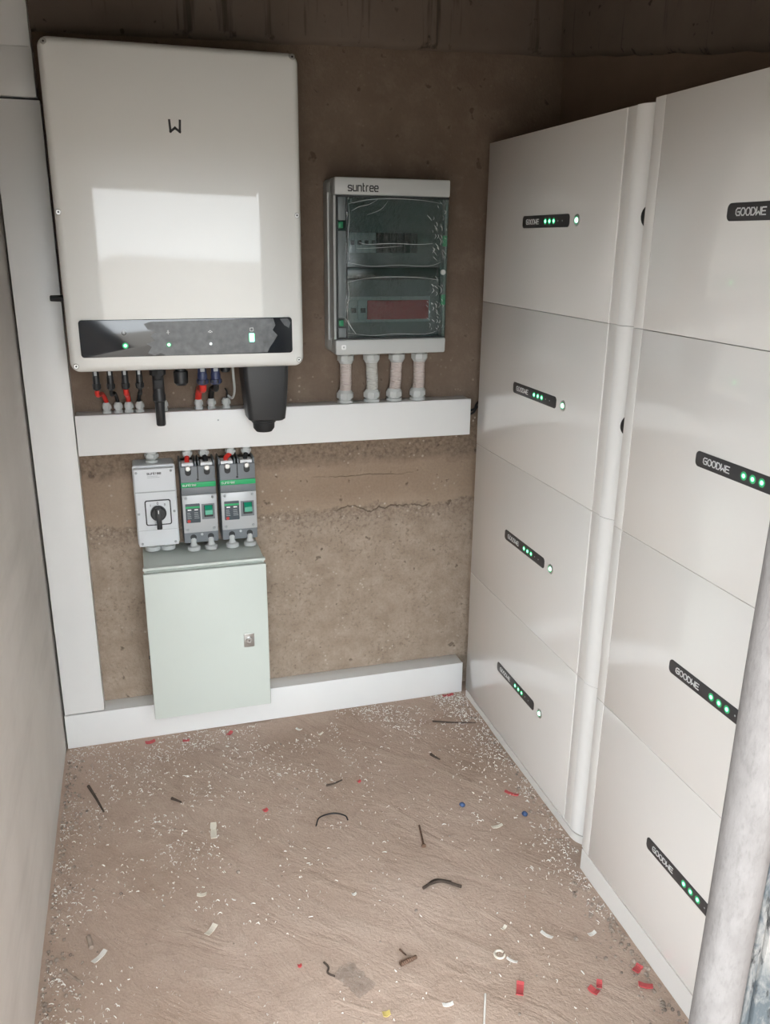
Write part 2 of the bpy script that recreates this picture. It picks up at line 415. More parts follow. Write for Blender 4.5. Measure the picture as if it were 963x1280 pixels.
# ---------------------------------------------------------------- doorway: round post and weathered jamb boards
t = thing('door_post', 'round whitewashed post standing in the doorway beside peeling boards', 'post', (.827, -1.6, 0))
bm = bmesh.new(); loops = []
for i in range(41):
    z = -.02 + 1.507 * i / 40
    loops.append([((.0255 + .0010 * noise.noise((math.cos(a) * 1.2, math.sin(a) * 1.2, z * 6))) * math.cos(a) + .0015 * noise.noise((z * 3, 0, 0)), (.0255 + .0010 * noise.noise((math.cos(a), math.sin(a), z * 6))) * math.sin(a), z) for a in [2 * PI * k / 28 for k in range(28)]])
obj('post_shaft', loft(bm, loops), 'post', t)
for bz in (.35, 1.05):
    obj('hinge_strap', box(.012, .045, .012, .022, bz, bz + .05, .002), 'rust', t)
t = thing('door_jamb', 'peeling blue-grey painted jamb boards beside the round post', 'door jamb', (.853, -1.6, 0))
for (a, b, f) in ((0, .0105, -.012), (.0118, .066, -.016), (.0672, .131, -.009)):
    bm = box(a, b, f, .035, -.02, 1.487, .0025, 2)
    bmesh.ops.subdivide_edges(bm, edges=[e for e in bm.edges if abs(e.verts[0].co.z - e.verts[1].co.z) > 1], cuts=50)
    for v in bm.verts: v.co += Vector((.0012 * noise.noise(v.co * 14), .0022 * noise.noise((v.co.x * 20, 3, v.co.z * 9)), 0))
    obj('plank', bm, 'weather', t)

# ================================================================= TRUNKING
def trunk_h(name, label, x0, x1, z0, z1, d=.06):
    t = thing(name, label, 'cable duct', (x0, 0, z0)); L = x1 - x0; H = z1 - z0
    obj('duct_body', box(0, L, -d + .007, 0, .001, H - .001, .0008), 'trunk', t)
    obj('lid', box(-.0006, L + .0006, -d, -d + .0062, 0, H, .0012), 'trunk', t)
    return t
base_t = trunk_h('base_trunking', 'white cable duct lying along the foot of the wall', .006, 1.148, 0.001, .101)
mid_t = trunk_h('wall_trunking', 'white cable duct fixed across the wall below the inverter', .112, 1.139, .811, .911)
t = thing('riser_trunking', 'tall white cable duct running up the corner of the wall', 'cable duct', (.008, 0, .102))
obj('duct_body', box(0, .100, -.053, 0, 0, 1.500, .0008), 'trunk', t)
obj('lid', box(-.0006, .1006, -.060, -.0538, .003, 1.500, .0012), 'trunk', t)
obj('coupler', box(-.0015, .0945, -.0615, 0, 1.5055, 1.602, .0012), 'trunk', t)
obj('upper_duct', box(0, .093, -.058, 0, 1.6022, 1.885, .0012), 'trunk', t)
def gland_up(parent, x, y, z, r, up=1, body='gland', h=1.0, seg=6):
    """hexagonal gland: base nut, neck, dome nut"""
    d = (0, 0, up)
    a = obj('cable_gland', lathe((x, y, z), d, [(0, r * 1.05), (.006 * h, r * 1.05), (.006 * h, r * .82), (.011 * h, r * .82), (.011 * h, r), (.020 * h, r), (.026 * h, r * .7), (.026 * h, r * .45)], 18), body, parent)
    obj('locknut', lathe((x, y, z), d, [(.0112 * h, r * 1.10), (.0190 * h, r * 1.10)], seg), body, a, 20)
    return a
mx, mz = .112, .811
for gx in (.186, .213, .238, .264, .322, .408, .440, .477):
    gland_up(mid_t, gx - mx, -.030, .099, .0105)
for gx, r in ((.283, .0165), (.371, .0125), (.413, .0125), (.481, .0125), (.522, .0125)):
    gland_up(mid_t, gx - mx, -.032, .0012, r, -1, h=.95 if r < .015 else 1.0)
obj('lid_screw', lathe((.452 - mx, -.0602, .885 - mz), (0, -1, 0), [(0, .0022), (.0008, .0018)], 10), 'greyp', mid_t)
c = thing('battery_lead', 'pair of dark cables leaving the wall duct towards the batteries', 'cable', (1.139, -.03, .86))
for dz, k in ((0, 0), (.012, .008)):
    obj('wire', tube([(-.004, 0, dz), (.018, -.004 - k, dz + .006), (.036, .004, dz + .022), (.085, .012, dz + .05)], .0032, 8), 'rubber', c)

# ================================================================= INVERTER
IX0, IX1, IZ0, IZ1 = .1245, .6445, 1.038, 1.6985
inv = thing('solar_inverter', 'large white wall-mounted inverter with a dark indicator panel', 'inverter', (IX0, 0, IZ0))
W, H = IX1 - IX0, IZ1 - IZ0
bm = bmesh.new(); loops = []
Rr = .022
def inv_loop(ins, y): return [(x, y, z) for x, z in rr(ins, W - ins, ins, H - ins, max(.004, Rr - ins), 8)]
for ins, y in ((.010, -.178), (.0, -.182), (0, -.208)): loops.append(inv_loop(ins, y))
for i in range(1, 8):
    a = PI / 2 * i / 7; loops.append(inv_loop(.016 * (1 - math.cos(a)), -.208 - .020 * math.sin(a)))
loops.append(inv_loop(.05, -.2305)); loops.append(inv_loop(.10, -.232))
obj('front_cover', loft(bm, loops), 'inv', inv, 50)
obj('body', box(.018, W - .018, -.180, -.022, .014, H - .014, .006), 'heat', inv)
for i in range(9): obj('cooling_fin', box(.05 + i * .052, .055 + i * .052, -.021, -.004, .03, H - .03), 'heat', inv)
obj('wall_bracket', box(.10, W - .10, -.0045, 0, H - .16, H - .06), 'steel', inv)
for sx, sz in ((.138, 1.686), (.630, 1.689), (.1335, 1.371), (.6335, 1.373), (.1375, 1.053), (.631, 1.054)):
    yy = -.2248
    s = obj('cover_screw', lathe((sx - IX0, yy, sz - IZ0), (0, -1, 0), [(0, .0062), (.003, .0062), (.0048, .0048), (.0048, .0022), (.003, .002)], 16), 'steel', inv)
    obj('socket', lathe((sx - IX0, yy - .0032, sz - IZ0), (0, -1, 0), [(0, .0036), (.0004, .0036)], 6), 'dark', s)
obj('logo_mark', strokes([[(0, 1), (.06, 0), (.5, .34), (.94, 0), (1, 1)]], (.3685 - IX0, -.2321, 1.533 - IZ0), (.0215, 0, 0), (0, 0, .021), (0, -1, 0), .0006, .0046), 'dark', inv)
pn = obj('indicator_panel', plate(.1505 - IX0, .6155 - IX0, 1.0715 - IZ0, 1.1520 - IZ0, -.2335, -.226, .007, .0012), 'panel', inv)
# protective film, its torn outline
out = [(.286, 1.142), (.30, 1.1465), (.35, 1.147), (.42, 1.148), (.50, 1.149), (.572, 1.150), (.577, 1.135), (.570, 1.124), (.581, 1.112), (.572, 1.098), (.563, 1.086), (.557, 1.0745), (.50, 1.0735), (.40, 1.073), (.33, 1.0725), (.318, 1.078), (.305, 1.0735), (.291, 1.078), (.300, 1.092), (.289, 1.099), (.309, 1.106), (.298, 1.116), (.312, 1.124), (.294, 1.130)]
bm = bmesh.new(); loft(bm, [[(a - IX0, y, b - IZ0) for a, b in out] for y in (-.2334, -.2338)]); obj('protective_film', bm, 'film', pn, 0)
out = [(.588, 1.149), (.606, 1.1495), (.612, 1.140), (.608, 1.128), (.598, 1.134), (.592, 1.142)]
bm = bmesh.new(); loft(bm, [[(a - IX0, y, b - IZ0) for a, b in out] for y in (-.2334, -.2340)]); obj('film_scrap', bm, 'film', pn, 0)
def disc(x, z, r, y, mat, par, name, h=.0006, seg=14): return obj(name, lathe((x - IX0, y, z - IZ0), (0, -1, 0), [(0, r), (h, r * .85)], seg), mat, par)
arc = [(.5 + .5 * math.cos(math.radians(a)), .5 + .5 * math.sin(math.radians(a))) for a in range(125, 416, 15)]
def icon(name, segs, x, z, s, mat='whitep'):
    obj(name, strokes(segs, (x - s / 2 - IX0, -.2338, z - s / 2 - IZ0), (s, 0, 0), (0, 0, s), (0, -1, 0), .0003, .0011), mat, pn)
icon('power_icon', [arc, [(.5, .55), (.5, 1.1)]], .243, 1.1235, .0078)
icon('grid_icon', [[(.5, 0), (.5, 1)], [(.2, .4), (.8, .4)], [(.3, .75), (.7, .75)]], .337, 1.1235, .0085)
icon('signal_icon', [[(0, .3), (.5, .7), (1, .3)], [(.3, .15), (.5, .3), (.7, .15)]], .429, 1.1240, .009)
icon('battery_icon', [[(0, 0), (1, 0), (1, 1), (0, 1), (0, 0)]], .522, 1.126, .007)
for lx, lm, lr in ((.244, 'led', .0034), (.337, 'ledw', .0030), (.429, 'lampw', .0022)):
    h = disc(lx, 1.096, lr * 2.0, -.2336, 'halo' if lm != 'lampw' else 'greyp', pn, 'lamp_ring', .0004)
    disc(lx, 1.096, lr, -.2340, lm, pn, 'status_lamp')
obj('battery_gauge', plate(.5165 - IX0, .5275 - IX0, 1.0985 - IZ0, 1.1175 - IZ0, -.2343, -.2335, .0015, .0003), 'led', pn)
sw = obj('isolating_switch', lathe((.0 + .012, -.150, 1.193 - IZ0), (-1, 0, 0), [(0, .014), (.010, .014), (.010, .0075), (.042, .0065), (.044, .005)], 18), 'black', inv)
# connectors below
def mc4(x, y=-.14, blue=False, z=0.0):
    d = (0, 0, -1); r = .0085 if not blue else .0125
    m = 'black' if not blue else 'blue'
    a = obj('connector_socket', lathe((x - IX0, y, .016 + z), d, [(0, r), (.022, r), (.024, r * .82), (.036, r * .82)], 14), m, inv)
    return a
MC = (.172, .203, .236, .268)
for x in MC:
    s = mc4(x); obj('locking_tab', box(x - IX0 - .003, x - IX0 + .003, -.1515, -.1475, -.018, -.004), 'brkgrey', s)
for x in (.413, .444): s = mc4(x, blue=True); obj('locking_tab', box(x - IX0 - .005, x - IX0 + .005, -.1545, -.1515, -.016, -.004), 'greyp', s)
obj('sealing_cap', lathe((.363 - IX0, -.14, .016), (0, 0, -1), [(0, .013), (.030, .013), (.031, .017), (.058, .0165), (.064, .011)], 20), 'black', inv)
obj('port_cap', lathe((.470 - IX0, -.12, .016), (0, 0, -1), [(0, .009), (.022, .009), (.022, .012), (.036, .012), (.039, .009)], 16), 'black', inv)
# wifi stick
dg = obj('wifi_stick', lathe((.310 - IX0, -.15, .012), (0, 0, -1), [(0, .0165), (.028, .0165), (.034, .0135), (.075, .0135), (.080, .0150), (.092, .0150), (.096, .0115), (.150, .0110), (.153, .009)], 18), 'black', inv)
obj('clamp_ring', lathe((.310 - IX0, -.15, -.008), (0, 0, -1), [(0, .0185), (.012, .0185)], 8), 'black', dg, 20)
obj('rib', box(.300 - IX0, .320 - IX0, -.1655, -.162, -.05, -.03, .001), 'rubber', dg)
# grid terminal cover
bm = bmesh.new()
def cl(ix, z, y0, y1, r): return [(x - IX0, y, z - IZ0) for x, y in rr(.506 + ix, .617 - ix * .9, y0, y1, r, 5)]
loft(bm, [cl(0, 1.052, -.175, -.07, .012), cl(.002, 1.00, -.175, -.07, .012), cl(.008, .925, -.172, -.075, .014), cl(.011, .902, -.168, -.08, .014), cl(.017, .8975, -.162, -.086, .012)])
cv = obj('terminal_cover', bm, 'black', inv)
obj('cover_gland', lathe((.558 - IX0, -.125, .900 - IZ0), (0, 0, -1), [(0, .030), (.010, .030), (.012, .027), (.026, .026), (.034, .020), (.034, .012)], 20), 'rubber', cv)

# cables from the connectors into the duct below
def cable(label, x, gx, mat, r=.0042, y=-.14, conn=True, blue=False):
    z0 = IZ0 - .0205
    t = thing('solar_cable', label, 'cable', (x, y, z0))
    cr = .0078 if not blue else .0115
    L = .030 if not blue else .026
    a = obj('plug', lathe((0, 0, .0005), (0, 0, -1), [(0, cr * .9), (.004, cr), (L * .6, cr), (L * .62, cr * 1.2), (L, cr * 1.15), (L + .004, cr * .6)], 14), 'black' if not blue else 'blue', t)
    obj('gland_nut', lathe((0, 0, -L * .62), (0, 0, -1), [(0, cr * 1.28), (L * .3, cr * 1.28)], 6), 'black', a, 20)
    zg = .932 - z0
    obj('wire', tube([(0, 0, -L), (0, .01, -L - .016), ((gx - x) * .55, .075, -L - .024 if zg < -L - .03 else zg + .01), (gx - x, -.030 - y, zg + .006), (gx - x, -.030 - y, zg - .014)], r, 10), mat, t)
    return t
cable('red solar cable plugged in next to the white duct riser', MC[0], .186, 'red', .0052)
cable('black solar cable plugged in between two red solar cables', MC[1], .213, 'rubber')
cable('red solar cable plugged in between two black solar cables', MC[2], .238, 'red', .0060)
cable('black solar cable plugged in beside the black wireless stick', MC[3], .264, 'rubber')
cable('thick red battery cable on a navy plug below the inverter', .413, .408, 'red', .0085, blue=True)
cable('thick black battery cable on a navy plug below the inverter', .444, .440, 'rubber', .0070, blue=True)
t = thing('signal_cable', 'thin grey signal cable hanging from the inverter beside the black terminal cover', 'cable', (.487, -.12, 1.05))
obj('wire', tube([(0, 0, .004), (.001, -.005, -.04), (.006, .03, -.085), (.004, .07, -.112), (-.006, .088, -.108), (-.010, .090, -.124)], .0030, 8), 'gland', t)
obj('spare_core', tube([(-.010, .090, -.122), (-.007, .084, -.100), (-.012, .080, -.088)], .0022, 6), 'rubber', t)

# ================================================================= DISTRIBUTION BOX
BX, BZ = .745, 1.047; BW, BH = .292, .417
db = thing('distribution_box', 'grey distribution box with a smoked window above four short conduits', 'breaker box', (BX, 0, BZ))
bm = bmesh.new()
def dbl(ix, iz, y): return [(x, y, z) for x, z in rr(ix, BW - ix, iz, BH - iz, .012, 5)]
loft(bm, [dbl(-.001, 0, 0), dbl(-.003, 0, -.010), dbl(-.003, 0, -.058), dbl(0, 0, -.066), dbl(0, .0, -.072)], True, True)
obj('back_shell', bm, 'dbox', db)
obj('side_rim', plate(-.0050, BW + .0050, .030, BH - .030, -.061, -.052, .006, .002), 'dbox', db)
# open front frame: top band, bottom band and two thin stiles
obj('top_band', box(.0, BW, -.120, -.072, BH - .040, BH, .004), 'dbox', db)
obj('bottom_band', box(.0, BW, -.120, -.072, 0, .038, .005), 'dbox', db)
obj('stile', box(.0, .006, -.104, -.072, .038, BH - .040), 'dbox', db)
obj('stile', box(BW - .006, BW, -.104, -.072, .038, BH - .040), 'dbox', db)
obj('inner_cover', box(.007, BW - .007, -.082, -.073, .040, BH - .042), 'inner', db)
hL = .0175
obj('lettering', text('suntree', (.0335, -.1202, BH - .0305), (1, 0, 0), (0, 0, hL), (0, -1, 0), .0027, .36, asp=.50), 'dark', db)
# rows of devices behind the window
for rz, kind in ((.246, 0), (.084, 1)):
    obj('slot_frame', box(.034, .258, -.086, -.082, rz - .007, rz + .056), 'brkgrey' if kind else 'inner', db)
def mod(x, z, wd, mat):
    b = obj('circuit_breaker', box(x, x + wd - .0012, -.096, -.0861, z, z + .047, .001), mat, db)
    obj('lever', box(x + wd * .25, x + wd * .72, -.104, -.096, z + .018, z + .029, .001), 'blk2', b)
    return b
for i in range(4): mod(.040 + i * .0178, .246, .0178, 'brkgrey')
for i in range(6): mod(.1125 + i * .0178, .246, .0178, 'blk2')
for i in range(2): mod(.040 + i * .0240, .084, .0240, 'brkgrey')
obj('red_blank', box(.0895, .252, -.094, -.0861, .084, .131, .001), 'redblank', db)
# smoked door
dr = obj('window', box(.004, BW - .002, -.119, -.1165, .0385, BH - .0405, .0008), 'smoke', db)
obj('crossbar', box(.030, .262, -.1235, -.1192, .184, .212, .0015), 'smoke', dr)
obj('window_frame', box(.028, .0302, -.1222, -.1192, .042, BH - .044), 'blk2', dr)
for a, b, c_, d in ((.004, BW - .003, .0390, .0425), (.004, BW - .003, BH - .0450, BH - .0410), (.030, .262, .1825, .1845), (.030, .262, .2115, .2135), (.262, .2645, .182, .2135), (.004, .0065, .039, BH - .041)):
    obj('frame_bar', box(a, b, -.1215, -.1192, c_, d), 'blk2', dr)
obj('hinge_cover', box(.0075, .0265, -.1222, -.1192, .092, .296, .0015), 'hcover', dr)
obj('hinge_cover', box(.0075, .0265, -.1222, -.1192, .320, .372, .0015), 'hcover', dr)
obj('hinge_cover', box(.0075, .0265, -.1222, -.1192, .044, .068, .0015), 'hcover', dr)
for z in (.072, .302): obj('hinge_clip', box(.0075, .0195, -.1250, -.1192, z, z + .0145, .0015), 'hinge', db)
for z in (.120, .262): obj('latch', box(BW - .018, BW - .006, -.1245, -.1192, z, z + .026, .002), 'hinge', db)
obj('lock_knob', lathe((BW - .014, -.1192, .2005), (0, -1, 0), [(0, .0065), (.0045, .0065), (.006, .005)], 16), 'gland', db)
q = obj('corner_plug', plate(.0145, .0265, .0135, .0255, -.1212, -.1195, .003, .0004), 'whitep', db)
obj('slot', plate(.0185, .0225, .0175, .0215, -.1215, -.121, .0008, .0001), 'greyp', q)
def crinkle(name, a, b, z0, z1, seed):
    bm = bmesh.new(); nx, nz = 70, 46; V = []
    for j in range(nz + 1):
        row = []
        for i in range(nx + 1):
            u, v = i / nx, j / nz
            x = a + (b - a) * u + .003 * noise.noise((v * 5, seed, 0)) * (1 if u > .5 else 1.4)
            z = z0 + (z1 - z0) * v + .006 * noise.noise((u * 3, seed + 9, 0)) * (v if v > .5 else 1 - v)
            edge = max(0, u - .80) / .20; e2 = max(0, .08 - u) / .08 + max(0, abs(v - .5) - .46) / .04
            amp = .0006 + .0075 * min(1, edge * 1.6) + .0025 * min(1, e2)
            n1 = abs(noise.noise((u * 22, v * 15, seed))) + .6 * abs(noise.noise((u * 46, v * 34, seed + 2)))
            y = -.1262 - amp * n1 - .0012 * noise.noise((u * 4, v * 7 + u * 3, seed))
            row.append(bm.verts.new((x, y, z)))
        V.append(row)
    for j in range(nz):
        for i in range(nx): bm.faces.new((V[j][i], V[j][i + 1], V[j + 1][i + 1], V[j + 1][i]))
    o = obj(name, bm, 'clear', dr, 0)
    if sum(p.normal.y for p in o.data.polygons) > 0: o.data.flip_normals()
    # folds: edge, long creases, crumpled latch side; their white stands in for glints
    bm = bmesh.new(); rnd = random.Random(seed * 13 + 5)
    def glint_fold(pts, r): tube([(a + (b - a) * u, -.1285 - .0015 * rnd.random(), z0 + (z1 - z0) * v) for u, v in pts], r, 5, bm, k=5, rad=lambda f: r * (.35 + .65 * math.sin(PI * min(1, max(0, f)))))
    glint_fold([(.02, .06), (.25, .01), (.5, .03), (.8, .015), (.95, .08)], .00045)
    glint_fold([(.02, .90), (.2, .96), (.45, .985), (.75, .97), (.93, .93)], .00055)
    glint_fold([(.03, .1), (.015, .4), (.03, .7), (.02, .9)], .0004)
    if seed == 1:
        glint_fold([(.12, .36), (.2, .33), (.45, .345), (.7, .335), (.85, .35)], .0006); glint_fold([(.05, .80), (.12, .86), (.22, .90), (.30, .97)], .00045); glint_fold([(.2, .75), (.33, .83), (.40, .95)], .0004)
        glint_fold([(.10, .27), (.3, .28), (.55, .31)], .0004)
    else:
        glint_fold([(.0, .30), (.05, .16), (.10, .04)], .0009); glint_fold([(.01, .55), (.035, .62)], .0010); glint_fold([(.02, .28), (.07, .10)], .0006)
    for q in range(34):
        u = rnd.uniform(.82, .99); v = rnd.uniform(.08, .93); L = rnd.uniform(.03, .11); an = rnd.uniform(.9, 2.4)
        glint_fold([(u, v), (u + L * .4 * math.cos(an), v + L * .55 * math.sin(an)), (u + L * .55 * math.cos(an + .4), v + L * math.sin(an))], rnd.uniform(.0003, .0009))
    me2 = bpy.data.meshes.new('t'); bm.to_mesh(me2); bm.free()
    bm = bmesh.new(); bm.from_mesh(o.data); nf = len(bm.faces); bm.from_mesh(me2); bpy.data.meshes.remove(me2)
    bm.faces.ensure_lookup_table()
    for f in bm.faces[nf:]: f.material_index = 1; f.smooth = True
    bm.to_mesh(o.data); bm.free(); o.data.materials.append(K['glint_fold'])
    return o
crinkle('crinkled_film', .026, .285, .213, .373, 1)
crinkle('crinkled_film', .024, .283, .047, .192, 4)

# four short conduits between box and duct
names = ['beside the inverter terminal cover', 'second from the inverter', 'third from the inverter', 'nearest the white batteries']
for i, (xt, xb, m) in enumerate(((.792, .790, 'conduit'), (.862, .8635, 'conduit2'), (.932, .926, 'conduit'), (.996, .993, 'conduit'))):
    t = thing('flexible_conduit', 'short ' + ('pinkish' if m == 'conduit' else 'grey') + ' ribbed conduit under the distribution box, ' + names[i], 'conduit', (xb, -.032, .9112), 'conduits under the distribution box')
    Ht = 1.0475 - .9112; sx = (xt - xb)
    n = 60
    bm = bmesh.new(); P = []
    tube([(0, 0, .024), (sx * .3 + .001, -.002, .05), (sx * .7, -.002, .085), (sx, 0, Ht - .026)], .0155, 16, bm, k=44, rad=lambda f: .0154 + .0007 * math.sin(f * 2 * PI * 19))
    obj('ribbed_tube', bm, m, t, 60)
    for (gx, z0, d) in ((0, 0, 1), (sx, Ht, -1)):
        a = obj('gland', lathe((gx, 0, z0), (0, 0, d), [(0, .0215), (.007, .0215), (.007, .017), (.012, .017), (.012, .0205), (.026, .0205), (.033, .017), (.033, .014)], 20), 'gland', t)
        obj('nut', lathe((gx, 0, z0), (0, 0, d), [(.0125, .0228), (.0255, .0228)], 8), 'gland', a, 20)

# ================================================================= STEEL ENCLOSURE
EX, EZ = .240, .1305; EW, EH, ED = .3015, .4160, .190
en = thing('steel_enclosure', 'pale green-grey steel enclosure with a small lock on its door', 'cabinet', (EX, 0, EZ))
obj('cabinet_body', box(.002, EW - .002, -ED + .020, 0, .002, EH - .001, .002), 'encl', en)
obj('rain_lip', box(0, EW, -ED + .010, -ED + .022, EH - .006, EH + .0015, .0015), 'encl', en)
obj('seal', box(.008, EW - .008, -ED + .014, -ED + .020, .006, EH - .008), 'encl2', en)
d_ = obj('door', box(-.0005, EW + .0005, -ED, -ED + .014, 0, EH - .011, .0025), 'encl', en)
lx, lz = .4905 - EX, .3275 - EZ
lk = obj('lock_plate', plate(lx - .0135, lx + .0135, lz - .019, lz + .019, -ED - .0022, -ED, .002, .0008), 'steel', d_)
obj('lock_barrel', lathe((lx, -ED - .0022, lz), (0, -1, 0), [(0, .0088), (.004, .0088), (.005, .0075), (.005, .004), (.003, .004)], 18), 'steel', d_)
obj('key_slot', box(lx - .0008, lx + .0008, -ED - .0058, -ED - .004, lz - .003, lz + .003), 'dark', d_)
obj('hinge_pin', lathe((-.0012, -ED + .004, EH * .42), (0, 0, 1), [(0, .002), (.008, .002)], 8), 'dark', d_)

# ================================================================= ROTARY ISOLATOR
SX, SZ = .235, .571; SW, SH = .100, .207
iso = thing('rotary_isolator', 'light grey isolator box with a black rotary handle, below the wall duct', 'isolator switch', (SX, 0, SZ))
obj('base', plate(-.001, SW + .001, 0, SH + .002, -.058, 0, .006, .002), 'isob', iso)
obj('rear_cover', plate(-.002, SW + .002, -.001, SH + .003, -.070, -.0585, .006, .002), 'iso', iso)
cvr = obj('front_cover', plate(.0005, SW - .0005, .001, SH - .002, -.088, -.0702, .004, .002), 'iso', iso)
obj('groove', box(.001, SW - .001, -.0889, -.0876, SH * .695, SH * .708), 'greyp', cvr)
obj('groove', box(.003, SW - .003, -.0885, -.0876, SH * .212, SH * .217), 'brkgrey', cvr)
px0, px1, pz0, pz1 = SW * .215, SW * .855, SH * .275, SH * .60
obj('dial_border', plate(px0, px1, pz0, pz1, -.0894, -.0875, .006, .0006), 'dark', iso)
dp = obj('dial_plate', plate(px0 + .003, px1 - .003, pz0 + .003, pz1 - .003, -.0899, -.089, .004, .0004), 'iso', iso)
cx, cz = SW * .535, SH * .435
obj('dial_mark', text('I', (cx - .019, -.0900, cz + .018), (1, 0, 0), (0, 0, .0055), (0, -1, 0), .0010), 'dark', dp)
obj('dial_mark', text('0', (cx - .002, -.0900, cz + .0225), (1, 0, 0), (0, 0, .0055), (0, -1, 0), .0010, asp=.6), 'dark', dp)
obj('dial_mark', text('II', (cx + .015, -.0900, cz + .018), (1, 0, 0), (0, 0, .0055), (0, -1, 0), .0010, gap=.15), 'dark', dp)
kn = obj('rotary_knob', lathe((cx, -.0899, cz), (0, -1, 0), [(0, .0195), (.008, .0195), (.012, .0185), (.014, .016)], 28), 'black', iso)
obj('handle', box(cx - .0065, cx + .0065, -.119, -.1035, cz - .036, cz + .019, .002), 'black', kn)
obj('pointer', box(cx - .001, cx + .001, -.1194, -.1189, cz + .006, cz + .015), 'whitep', kn)
for sx, sz in ((.007, SH - .011), (SW - .009, SH - .009), (.006, SH * .43), (SW - .007, SH * .44), (.009, .009), (SW - .009, .009)): screw(iso, sx, -.0879, sz, .0032, 'greyp')
obj('brand_lettering', text('suntree', (.033, -.0881, SH - .0165), (1, 0, 0), (0, 0, .0062), (0, -1, 0), .0011, .25, asp=.7), 'dark', iso)
for k, wd in ((0, .026), (1, .030)): obj('small_print', box(.033, .033 + wd, -.0884, -.0879, SH - .0215 - k * .0035, SH - .0205 - k * .0035), 'greyp', iso)
for gx in (.034, .072):
    obj('cable_gland', lathe((gx, -.045, .0005), (0, 0, -1), [(0, .0165), (.010, .0165), (.012, .0200), (.0225, .0200), (.0232, .019)], 18), 'gland', iso)
obj('entry_gland', lathe((.283 - SX, -.032, SH + .0015), (0, 0, 1), [(0, .0160), (.0065, .0160)], 18), 'gland', iso)

